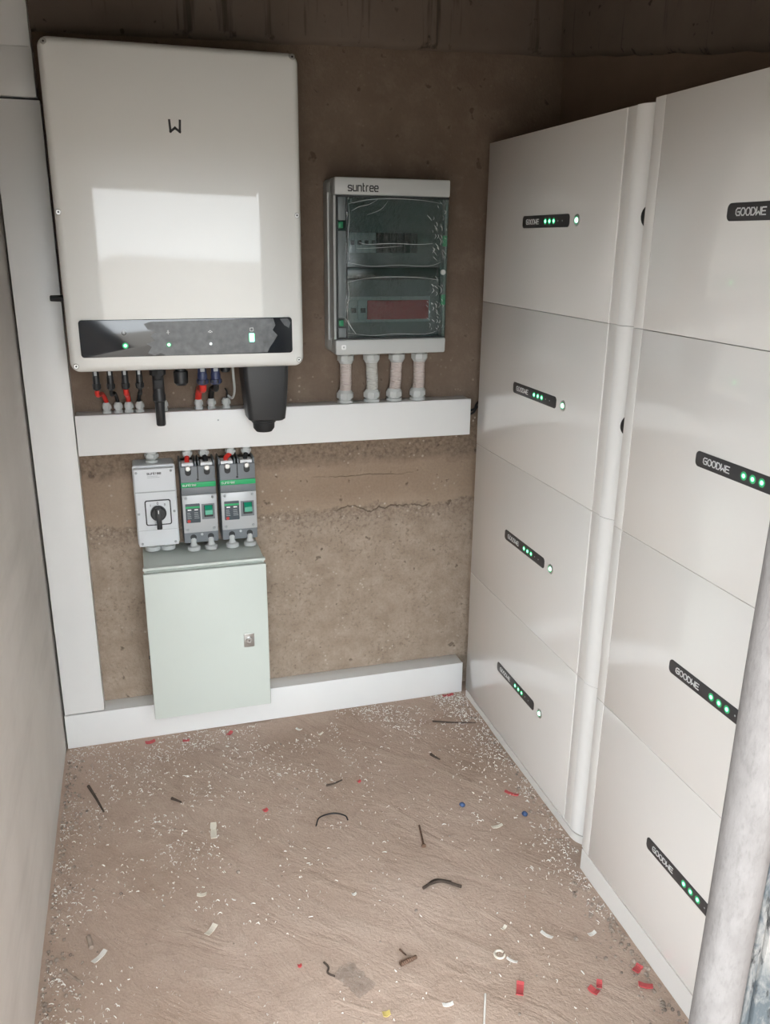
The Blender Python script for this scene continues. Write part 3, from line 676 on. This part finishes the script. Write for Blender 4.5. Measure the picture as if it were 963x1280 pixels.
# ================================================================= TWO MOULDED-CASE BREAKERS
def mcb(x0, x1, label, gl):
    z0, z1 = .566, .784; Wd, Hh = x1 - x0, z1 - z0
    t = thing('moulded_breaker', label, 'circuit breaker', (x0, 0, z0), 'moulded breakers above the steel enclosure')
    zt = lambda f: Hh * (1 - f)
    # case with the terminal bays cut into its top
    bm = bmesh.new(); box(0, Wd, -.060, 0, zt(1), zt(.16), .002, bm=bm)
    obj('case_back', bm, 'mcb', t)
    obj('case_front', plate(.0008, Wd - .0008, zt(.995), zt(.055), -.074, -.0602, .003, .002), 'mcb', t)
    for a, b in ((0, .05), (.435, .475), (.525, .565), (.95, 1.0)):
        obj('bay_wall', box(Wd * a, Wd * b - .0004, -.066, 0, zt(.17), zt(.0), .0010), 'mcb', t)
    obj('phase_slot', box(Wd * .485, Wd * .515, -.0746, -.030, zt(.20), zt(.055)), 'blk2', t)
    for k, (c0, wm) in enumerate(((.23, 'red'), (.76, 'rubber'))):
        cx = Wd * c0
        obj('bay_floor', box(cx - Wd * .17, cx + Wd * .17, -.030, 0, zt(.16), zt(.03)), 'blk2', t)
        tb = obj('terminal_bar', box(cx - Wd * .165, cx + Wd * .165, -.0685, -.0302, zt(.075), zt(.022), .001), 'whitep', t)
        obj('terminal_screw', lathe((cx, -.0742, zt(.075)), (0, -1, 0), [(0, .0075), (.003, .0075), (.005, .0055), (.005, .003), (.0035, .0028)], 14), 'steel', tb)
        obj('wire_end', tube([(cx, -.055, zt(.045)), (cx, -.050, zt(.0)), (gl[k] - x0, -.036, zt(-.035)), (gl[k] - x0, -.032, zt(-.055))], .0060, 10), wm, tb)
        obj('bay_notch', plate(cx - .0078, cx + .0078, zt(.165), zt(.060), -.0746, -.0735, .0077, .0002), 'blk2', t)
    obj('rivet_hole', lathe((Wd * .49, -.0742, zt(.215)), (0, -1, 0), [(0, .0030), (.0006, .0030)], 12), 'blk2', t)
    st = obj('green_stripe', box(.001, Wd - .001, -.0772, -.0738, zt(.305), zt(.245), .0006), 'green', t)
    obj('lettering', text('suntree', (.0045, -.0773, zt(.286)), (1, 0, 0), (0, 0, .0062), (0, -1, 0), .0010, .25, asp=.7), 'whitep', st)
    obj('grey_band', box(.001, Wd - .001, -.0765, -.0738, zt(.395), zt(.306), .0008), 'mcb', t)
    obj('face_plate', box(.001, Wd - .001, -.0795, -.0738, zt(.86), zt(.396), .0012), 'plate', t)
    for sx, sz in ((.12, .43), (.88, .43), (.12, .82), (.88, .82)): screw(t, Wd * sx, -.0795, zt(sz), .0038, 'greyp')
    lb = obj('rating_label', plate(Wd * .09, Wd * .50, zt(.735), zt(.50), -.0804, -.0794, .002, .0003), 'label', t)
    obj('label_stripe', box(Wd * .09 + .0005, Wd * .50 - .0005, -.0808, -.0803, zt(.555), zt(.532)), 'green', lb)
    for k in range(2): obj('label_field', box(Wd * (.15 + .19 * k), Wd * (.25 + .19 * k), -.0808, -.0803, zt(.582), zt(.568)), 'whitep', lb)
    for k in range(4):
        for kk in range(2): obj('label_line', box(Wd * (.13 + .2 * kk), Wd * (.22 + .22 * kk + .01 * k), -.0807, -.0803, zt(.614 + k * .022), zt(.608 + k * .022)), 'greyp', lb)
    obj('trip_button', lathe((Wd * .17, -.0804, zt(.712)), (0, -1, 0), [(0, .0042), (.0016, .0040)], 14), 'redp', lb)
    fr = obj('toggle_frame', plate(Wd * .545, Wd * .915, zt(.70), zt(.51), -.0806, -.0794, .001, .0003), 'mcb', t)
    obj('toggle_slot', box(Wd * .61, Wd * .865, -.0812, -.0805, zt(.672), zt(.525)), 'blk2', fr)
    bm = bmesh.new(); a, b = Wd * .635, Wd * .845
    loft(bm, [[(a, -.0812, zt(.645)), (b, -.0812, zt(.645)), (b, -.0812, zt(.53)), (a, -.0812, zt(.53))], [(a, -.093, zt(.63)), (b, -.093, zt(.63)), (b, -.091, zt(.575)), (a, -.091, zt(.575))]])
    obj('toggle', bm, 'toggle', fr, 0)
    for gx in (.27, .77):
        obj('cable_gland', lathe((Wd * gx, -.072, zt(.935)), (0, 0, -1), [(0, .0050), (.004, .0070), (.014, .0075), (.020, .0100), (.0225, .0165), (.0320, .0165), (.0328, .0155)], 18), 'gland', t)
    for gx in (.27, .77): obj('bay_notch', lathe((Wd * gx, -.0742, zt(.925)), (0, -1, 0), [(0, .008), (.0006, .008)], 16), 'blk2', t)
    obj('rivet_hole', lathe((Wd * .52, -.0742, zt(.895)), (0, -1, 0), [(0, .0034), (.0005, .0034), (.0005, .0020), (.0002, .0020)], 12), 'isob', t)
    return t
mcb(.348, .437, 'grey moulded breaker with green toggle, next to the rotary isolator', (.371, .413))
mcb(.446, .539, 'grey moulded breaker with green toggle, further from the rotary isolator', (.481, .522))

# ================================================================= BATTERY STACKS (each module a thing)
def battery(label, xf, yl, z0, h, main0, main1, yr, group, lead_strip, plug):
    """xf front plane; yl left (far) edge; main0..main1 span of the front panel; yr right end with the rounded column"""
    t = thing('battery_module', label, 'battery', (xf, yl, z0), group)
    L = yl - yr; a0 = yl - main0; a1 = yl - main1; D = .195; g = .0010; rc = .046
    zb, zt_ = g * .5, h - g * .5
    # case behind the front
    bm = bmesh.new()
    o_ = [(.006, -.001), (D, -.001), (D, -L + .002), (.050, -L + .002), (.022, -L + .014), (.012, -L + .03), (.006, -L + rc)]
    loft(bm, [[(x, y, z) for x, y in o_] for z in (zb + .0008, zt_ - .0008)]); obj('case', bm, 'batrim', t)
    fp = obj('front_panel', xplate(-a0 - .0006, -a1 + .0006, zb, zt_, 0, .0058, .0012, .0010, 3), 'bat', t)
    if lead_strip: obj('edge_strip', xplate(-.0002, -a0 + .0006, zb, zt_, .0004, .0058, .0012, .0010, 3), 'batrim', t)
    obj('trim_strip', xplate(-a1 - .0006, -L + rc, zb, zt_, .0012, .0058, .0010, .0008, 3), 'batrim', t)
    bm = bmesh.new(); o_ = []
    n = 14
    for i in range(n + 1):
        a = PI / 2 * i / n; o_.append((rc * (1 - math.sin(PI / 2 - a)) - .0008 if False else rc - rc * math.cos(a) - .001, -L + rc - rc * math.sin(a)))
    o_ += [(rc + .03, -L), (rc + .03, -L + .0015), (rc, -L + .003), (.012, -L + rc)]
    loft(bm, [[(x, y, z) for x, y in o_] for z in (zb, zb + .0012, zt_ - .0012, zt_)]); obj('corner_column', bm, 'column', t, 40)
    # display strip
    zc = h * .5 + .0015; s0 = a0 + .1895 if lead_strip else .217; SL = .224; sh = .0265 if not lead_strip else .0255
    ds = obj('display_strip', xplate(-s0, -s0 - SL, zc - sh / 2, zc + sh / 2, -.0010, .0004, .0085, .0004, 8), 'strip', t)
    hh = .0098; tl = text_len('GOODWE', hh, .30, .93)
    obj('lettering', text('GOODWE', (-.0010, -s0 - .0205, zc - hh / 2), (0, -1, 0), (0, 0, hh), (-1, 0, 0), .0017, .30, asp=.93 * .0625 / tl), 'whitep', ds)
    for k, u in enumerate((.1155, .135, .1545)):
        obj('glow_ring', lathe((-.0010, -s0 - u, zc), (-1, 0, 0), [(0, .0068), (.0002, .0068)], 16), 'halo', ds)
        obj('lamp', lathe((-.0012, -s0 - u, zc), (-1, 0, 0), [(0, .0033), (.0006, .0028)], 14), 'led', ds)
    for u in (.174, .1935): obj('unlit_lamp', lathe((-.0010, -s0 - u, zc), (-1, 0, 0), [(0, .0017), (.0003, .0015)], 10), 'greyp', ds)
    bt = obj('power_button', lathe((-.0002, -s0 - .2560, zc), (-1, 0, 0), [(0, .0118), (.0016, .0118), (.0024, .0104), (.0022, .0080), (.0010, .0078)], 24), 'steel', t)
    obj('button_ring', lathe((-.0012, -s0 - .2560, zc), (-1, 0, 0), [(0, .0078), (.0003, .0078)], 20), 'halo', bt)
    obj('button_lamp', lathe((-.0015, -s0 - .2560, zc), (-1, 0, 0), [(0, .0052), (.0012, .0042)], 16), 'ledw', bt)
    if plug: obj('side_plug', lathe((.0255, -L + .010, zc + .002), (0, -1, 0), [(0, .0215), (.020, .0215), (.024, .018)], 24), 'rubber', t)
    return t
ords = ['lowest', 'second from the floor', 'third from the floor', 'topmost']
P1, P2 = .3825, .3740
tags1 = ['Lowest white battery module of the stack against the wall ducts', 'White battery module second from the floor in the stack by the wall', 'White battery module third from the floor in the stack by the wall', 'Topmost white battery module of the stack by the back wall']
tags2 = ['Lowest white battery module of the stack behind the door post', 'White battery module second from the floor in the stack near the doorway', 'White battery module third from the floor in the stack near the doorway', 'Topmost white battery module of the stack near the doorway']
for k in range(4):
    battery(tags1[k], 1.150, -.085, .025 + k * P1, P1, -.085, -.712, -.792, 'modules of the stack by the back wall', False, k >= 2)
    battery(tags2[k], 1.1215, -.843, .0555 + k * P2, P2, -.872, -1.470, -1.548, 'modules of the stack near the doorway', True, False)
def plinth(label, xf, yl, yr, h, rc=.046):
    t = thing('battery_stand', label, 'battery stand', (xf, yl, 0)); L = yl - yr; D = .195
    o_ = [(.001, -.001), (D, -.001), (D, -L), (rc, -L)] + [(rc - rc * math.cos(a), -L + rc - rc * math.sin(a)) for a in [PI / 2 * (1 - i / 12) for i in range(1, 13)]]
    bm = bmesh.new(); loft(bm, [[(x, y, z) for x, y in o_] for z in (-.006, h - .004)]); obj('plinth_body', bm, 'batrim', t, 30)
    bm = bmesh.new(); o2 = [(x * .96 + .004, y * .99 - .003) for x, y in o_]
    loft(bm, [[(x, y, z) for x, y in o2] for z in (h - .005, h - .0002)]); obj('plinth_cap', bm, 'batrim', t, 30)
plinth('low white stand under the battery stack by the back wall', 1.150, -.085, -.792, .025)
plinth('low white stand under the battery stack near the doorway', 1.1215, -.843, -1.548, .0555)

# ================================================================= LITTER ON THE FLOOR
def zf(x, y): return hf(x, y)
def scrap(name, label, cat, x, y, l, wd, ang, mat, th=.0012, curl=.0, group=None):
    """small bent strip lying on the earth"""
    bm = bmesh.new(); n = 5; rows = []
    for i in range(n + 1):
        u = (i / n - .5) * l; zz = .0008 + curl * (i / n - .5) ** 2 * 4 + .0006 * noise.noise((x * 50 + i, y * 50, 0))
        wv = wd / 2 * (1 + .25 * noise.noise((x * 31, y * 17, i * .8)))
        rows.append([(u, -wv, zz), (u, wv, zz), (u, wv, zz + th), (u, -wv, zz + th)])
    loft(bm, rows); o = obj(name, bm, mat, None, 0); o.location = (x, y, zf(x, y)); o.rotation_euler = (0, 0, ang); return tag(o, label, cat, group)
R_ = math.radians
G1 = 'red scraps on the earth floor'
for x, y, l, wd, a, lb in (
    (.220, -.089, .026, .012, 10, 'red plastic scrap beside the wall duct near the left wall corner'),
    (.315, -.107, .018, .010, 0, 'red plastic scrap in white shavings under the steel enclosure'),
    (.435, -.100, .020, .010, 50, 'red plastic scrap under the steel enclosure lock side'),
    (1.097, -.076, .034, .010, 5, 'red plastic scrap in the corner between wall duct and batteries'),
    (1.085, -.564, .036, .009, -45, 'long thin red scrap beside the base of the rear battery stack'),
    (.480, -.462, .012, .010, 20, 'small square red scrap on open earth'),
    (.856, -1.100, .030, .013, 62, 'bright red insulation piece lying near a white stick'),
    (.986, -1.141, .020, .012, 120, 'red scrap close to its twin by the front battery stack'),
    (1.003, -1.132, .018, .010, 60, 'red scrap with a folded end by the front battery stack'),
    (1.092, -1.120, .020, .013, 30, 'red scrap at the foot of the front battery base'),
    (1.085, -1.158, .026, .010, -30, 'dull red scrap at the foot of the front battery base'),
    (.473, -.937, .008, .006, 0, 'tiny red crumb on open earth'),
    (.728, -.413, .009, .007, 15, 'tiny red crumb beside a dark twig')):
    scrap('red_scrap', lb, 'scrap', x, y, l, wd, R_(a), 'redscrap', .0022, .003, G1)
G2 = 'pale plastic offcuts on the earth floor'
for x, y, l, wd, a, m, lb in (
    (.352, -.505, .056, .013, 85, 'cream', 'long pale plastic offcut lying across the open earth'),
    (.309, -.700, .020, .009, -8, 'cream', 'small white rectangular offcut on open earth'),
    (.106, -.809, .034, .010, 48, 'shav', 'white slanted offcut near the left wall foot'),
    (.962, -.999, .026, .007, -55, 'shav', 'white sliver lying toward the front battery base'),
    (.716, -1.093, .020, .007, -5, 'shav', 'short white sliver beside a thin white stick'),
    (.319, -.800, .030, .012, 50, 'cream', 'yellowish flake near the left wall foot'),
    (.603, -1.081, .014, .010, 0, 'yellow', 'small yellow scrap on open earth'),
    (.626, -.132, .018, .007, -40, 'shav', 'curled white offcut below the wall duct'),
    (.680, -.172, .016, .006, 20, 'cream', 'cream offcut below the wall duct'),
    (.870, -1.035, .022, .005, -45, 'shav', 'white sliver touching the pale ring'),
    (1.052, -1.019, .018, .008, 10, 'shav', 'white chip near the front battery base'),
    (.888, -.956, .014, .006, 30, 'cream', 'cream chip near a white sliver'),
    (1.000, -.668, .028, .008, 5, 'cream', 'cream offcut near the blue bead'),
    (.619, -.786, .010, .006, 0, 'shav', 'lone white crumb on open earth')):
    scrap('plastic_offcut', lb, 'offcut', x, y, l, wd, R_(a), m, .0015, .003, G2)
def stick(name, label, cat, pts, r, mat, taper=True, group=None):
    x, y = pts[0]; o = obj(name, tube([(a - x, b - y, zf(a, b) - zf(x, y)) for a, b in pts], r, 7, rad=(lambda f: r * (1 - .45 * f)) if taper else None), mat)
    o.location = (x, y, zf(x, y) + r + .0003); return tag(o, label, cat, group)
stick('dark_stick', 'straight dark stick lying near the left wall', 'stick', [(.065, -.251), (.085, -.305), (.104, -.362)], .0040, 'twig')
stick('twig', 'long thin dark twig near the rear battery base', 'twig', [(1.004, -.198), (1.065, -.222), (1.122, -.240)], .0024, 'twig')
stick('wire_offcut', 'thin dark wire bent into an arch on open earth', 'wire', [(.587, -.549), (.602, -.521), (.638, -.514), (.662, -.530), (.665, -.548)], .0017, 'rubber', False)
stick('cable_offcut', 'thick dark curved cable offcut on open earth', 'cable', [(.765, -.812), (.790, -.802), (.815, -.804), (.846, -.829)], .0034, 'twig', False)
stick('wire_offcut', 'thinner dark wire lying against the curved cable offcut', 'wire', [(.772, -.806), (.800, -.792), (.832, -.806)], .0016, 'twig', False)
t = thing('nail', 'rusty nail lying on open earth', 'nail', (.810, -.684, zf(.81, -.684) + .004))
obj('shank', tube([(0, 0, 0), (.006, .034, 0), (.012, .068, -.001)], .0024, 8), 'rust', t)
obj('head', lathe((-.0008, -.004, 0), (.17, .98, 0), [(0, .0055), (.003, .0055)], 12), 'rust', t)
stick('twig', 'short dark twig at the middle of the floor', 'twig', [(.945, -.350), (.952, -.365), (.961, -.379)], .0040, 'twig')
stick('twig', 'forked-looking dark twig below the conduits', 'twig', [(.644, -.407), (.664, -.405), (.688, -.396)], .0030, 'twig')
stick('twig', 'stubby dark twig among white shavings', 'twig', [(.264, -.358), (.274, -.367), (.286, -.379)], .0038, 'twig')
stick('white_stick', 'thin straight white plastic stick near the red insulation piece', 'stick', [(.790, -1.092), (.777, -1.12), (.762, -1.152)], .0019, 'shav', False)
stick('cable_offcut', 'grey cable offcut lying near the left wall foot', 'cable', [(.046, -.830), (.062, -.848), (.080, -.868)], .0024, 'crumb', False)
stick('dowel', 'short brown dowel end near the left wall foot', 'dowel', [(.084, -.754), (.088, -.770), (.091, -.785)], .0048, 'crumb', False)
stick('thin_wire', 'thin dark wire beside the clear film scrap', 'wire', [(.519, -.942), (.525, -.956), (.521, -.968), (.532, -.979)], .0020, 'twig', False)
stick('small_screw', 'small dark screw beside the ridged wall plug', 'screw', [(.669, -.950), (.673, -.959), (.677, -.967)], .0022, 'rust')
bm = bmesh.new(); n = 26; Rg, rg = .0095, .0024
loft(bm, [[((Rg + rg * math.cos(b)) * math.cos(a), (Rg + rg * math.cos(b)) * math.sin(a), rg * math.sin(b)) for b in [2 * PI * k / 8 for k in range(8)]] for a in [R_(20 + 320 * i / n) for i in range(n + 1)]])
o = obj('split_ring', bm, 'cream'); o.location = (.853, -1.014, zf(.853, -1.014) + .0028); tag(o, 'pale open ring lying on the earth', 'ring')
t = thing('wall_plug', 'dark ridged wall plug lying on the earth', 'wall plug', (.659, -.988, zf(.659, -.988) + .0055))
prof = []
for i in range(9): prof += [(i * .0042, .0052 if i < 7 else .004), (i * .0042 + .0021, .0036)]
obj('ridged_sleeve', lathe((0, 0, 0), (.037, .009, 0), prof, 12), 'rust', t)
for x, y, m, lb in ((1.092 - .01, -.646, 'bluebit', 'small blue bead near the rear battery base'), (.948, -.574, 'bluebit', 'dull bluish pebble on open earth')):
    bm = bmesh.new(); bmesh.ops.create_icosphere(bm, subdivisions=2, radius=.0075)
    for v in bm.verts: v.co *= 1 + .25 * noise.noise(v.co * 120); v.co.z *= .75
    o = obj('blue_bead', bm, m); o.location = (x, y, zf(x, y) + .0052); tag(o, lb, 'bead')
bm = bmesh.new(); nx, nz = 16, 22; V = []
for j in range(nz + 1):
    V.append([bm.verts.new(((i / nx - .5) * .045 * (1 + .4 * noise.noise((j * .3, 0, 2))), (j / nz - .5) * .075, .0012 + .0060 * abs(noise.noise((i * .16, j * .12, 7))))) for i in range(nx + 1)])
for j in range(nz):
    for i in range(nx): bm.faces.new((V[j][i], V[j][i + 1], V[j + 1][i + 1], V[j + 1][i]))
o = obj('film_scrap', bm, 'scrapfilm', None, 180)
if sum(p.normal.z for p in o.data.polygons) < 0: o.data.flip_normals()
o.location = (.566, -.995, zf(.566, -.995)); o.rotation_euler = (0, 0, R_(28)); tag(o, 'crumpled clear plastic film scrap on the earth', 'film scrap')

# uncountable drill shavings: one object of real little curls
verts, faces = [], []
def curl(x, y, l, wd, ang, c):
    b = len(verts); z = zf(x, y) + .0012; n = 3; dx, dy = math.cos(ang), math.sin(ang); h = random.uniform(.0, .0035)
    for i in range(n + 1):
        u = i / n - .5; px = x + dx * u * l - dy * c * (u * u * 4); py = y + dy * u * l + dx * c * (u * u * 4); zz = z + h * (1 - 4 * u * u)
        verts.extend([(px - dy * wd, py + dx * wd, zz), (px + dy * wd, py - dx * wd, zz + .0012)])
    for i in range(n): faces.append((b + 2 * i, b + 2 * i + 1, b + 2 * i + 3, b + 2 * i + 2))
def inside(x, y):
    if x < .008 or y > -.066 or y < -1.30: return False
    lim = 1.146 if y > -.80 else 1.117
    return x < lim
def clump(x, y, s=0): return noise.noise((x * 6, y * 6, 20 + s)) + .6 * noise.noise((x * 17, y * 17, 30 + s))
cnt = 0
while cnt < 4600:
    k = random.random()
    if k < .34: x, y = random.uniform(.01, 1.14), -.066 - random.expovariate(1 / .10)
    elif k < .52: x, y = .008 + random.expovariate(1 / .035), random.uniform(-1.25, -.07)
    elif k < .68: y = random.uniform(-1.0, -.08); x = (1.146 if y > -.8 else 1.117) - random.expovariate(1 / .05)
    elif k < .88: x, y = random.gauss(.34, .16), random.gauss(-.42, .17)
    else: x, y = random.uniform(.02, 1.12), random.uniform(-1.25, -.08)
    if not inside(x, y) or clump(x, y) < random.uniform(-.35, .5): continue
    big = random.random() ** 3
    curl(x, y, .0024 + .0085 * big, .00035 + .0006 * random.random(), random.uniform(0, PI), random.uniform(-.002, .003)); cnt += 1
me = bpy.data.meshes.new('plastic_shavings'); me.from_pydata(verts, [], faces); me.materials.append(K['shav'])
o = bpy.data.objects.new('plastic_shavings', me); C.objects.link(o); o['kind'] = 'stuff'; tag(o, 'fine white plastic drill shavings strewn over the earth floor', 'shavings')
# mortar crumbs along the foot of the left wall and the batteries
bm = bmesh.new(); cnt = 0
while cnt < 900:
    k = random.random()
    if k < .5: x, y = .006 + random.expovariate(1 / .022), random.uniform(-1.3, -.1)
    elif k < .75: y = random.uniform(-1.30, -.86); x = 1.114 - random.expovariate(1 / .022)
    elif k < .88: y = random.uniform(-.80, -.1); x = 1.144 - random.expovariate(1 / .018)
    else: x, y = random.uniform(.02, 1.1), random.uniform(-1.3, -.09)
    if not inside(x, y): continue
    s = .0012 + .0042 * random.random() ** 2.5
    r = bmesh.ops.create_icosphere(bm, subdivisions=1, radius=s); rot = random.uniform(0, 6)
    for v in r['verts']:
        c = v.co * (1 + .35 * noise.noise(v.co * 200 + Vector((cnt, 0, 0)))); c.z *= .7
        v.co = Vector((x + c.x * math.cos(rot) - c.y * math.sin(rot), y + c.x * math.sin(rot) + c.y * math.cos(rot), zf(x, y) + s * .35 + c.z))
    cnt += 1
o = obj('mortar_crumbs', bm, 'crumb', None, 0); o['kind'] = 'stuff'; tag(o, 'brown mortar crumbs along the wall foot and battery bases', 'crumbs')
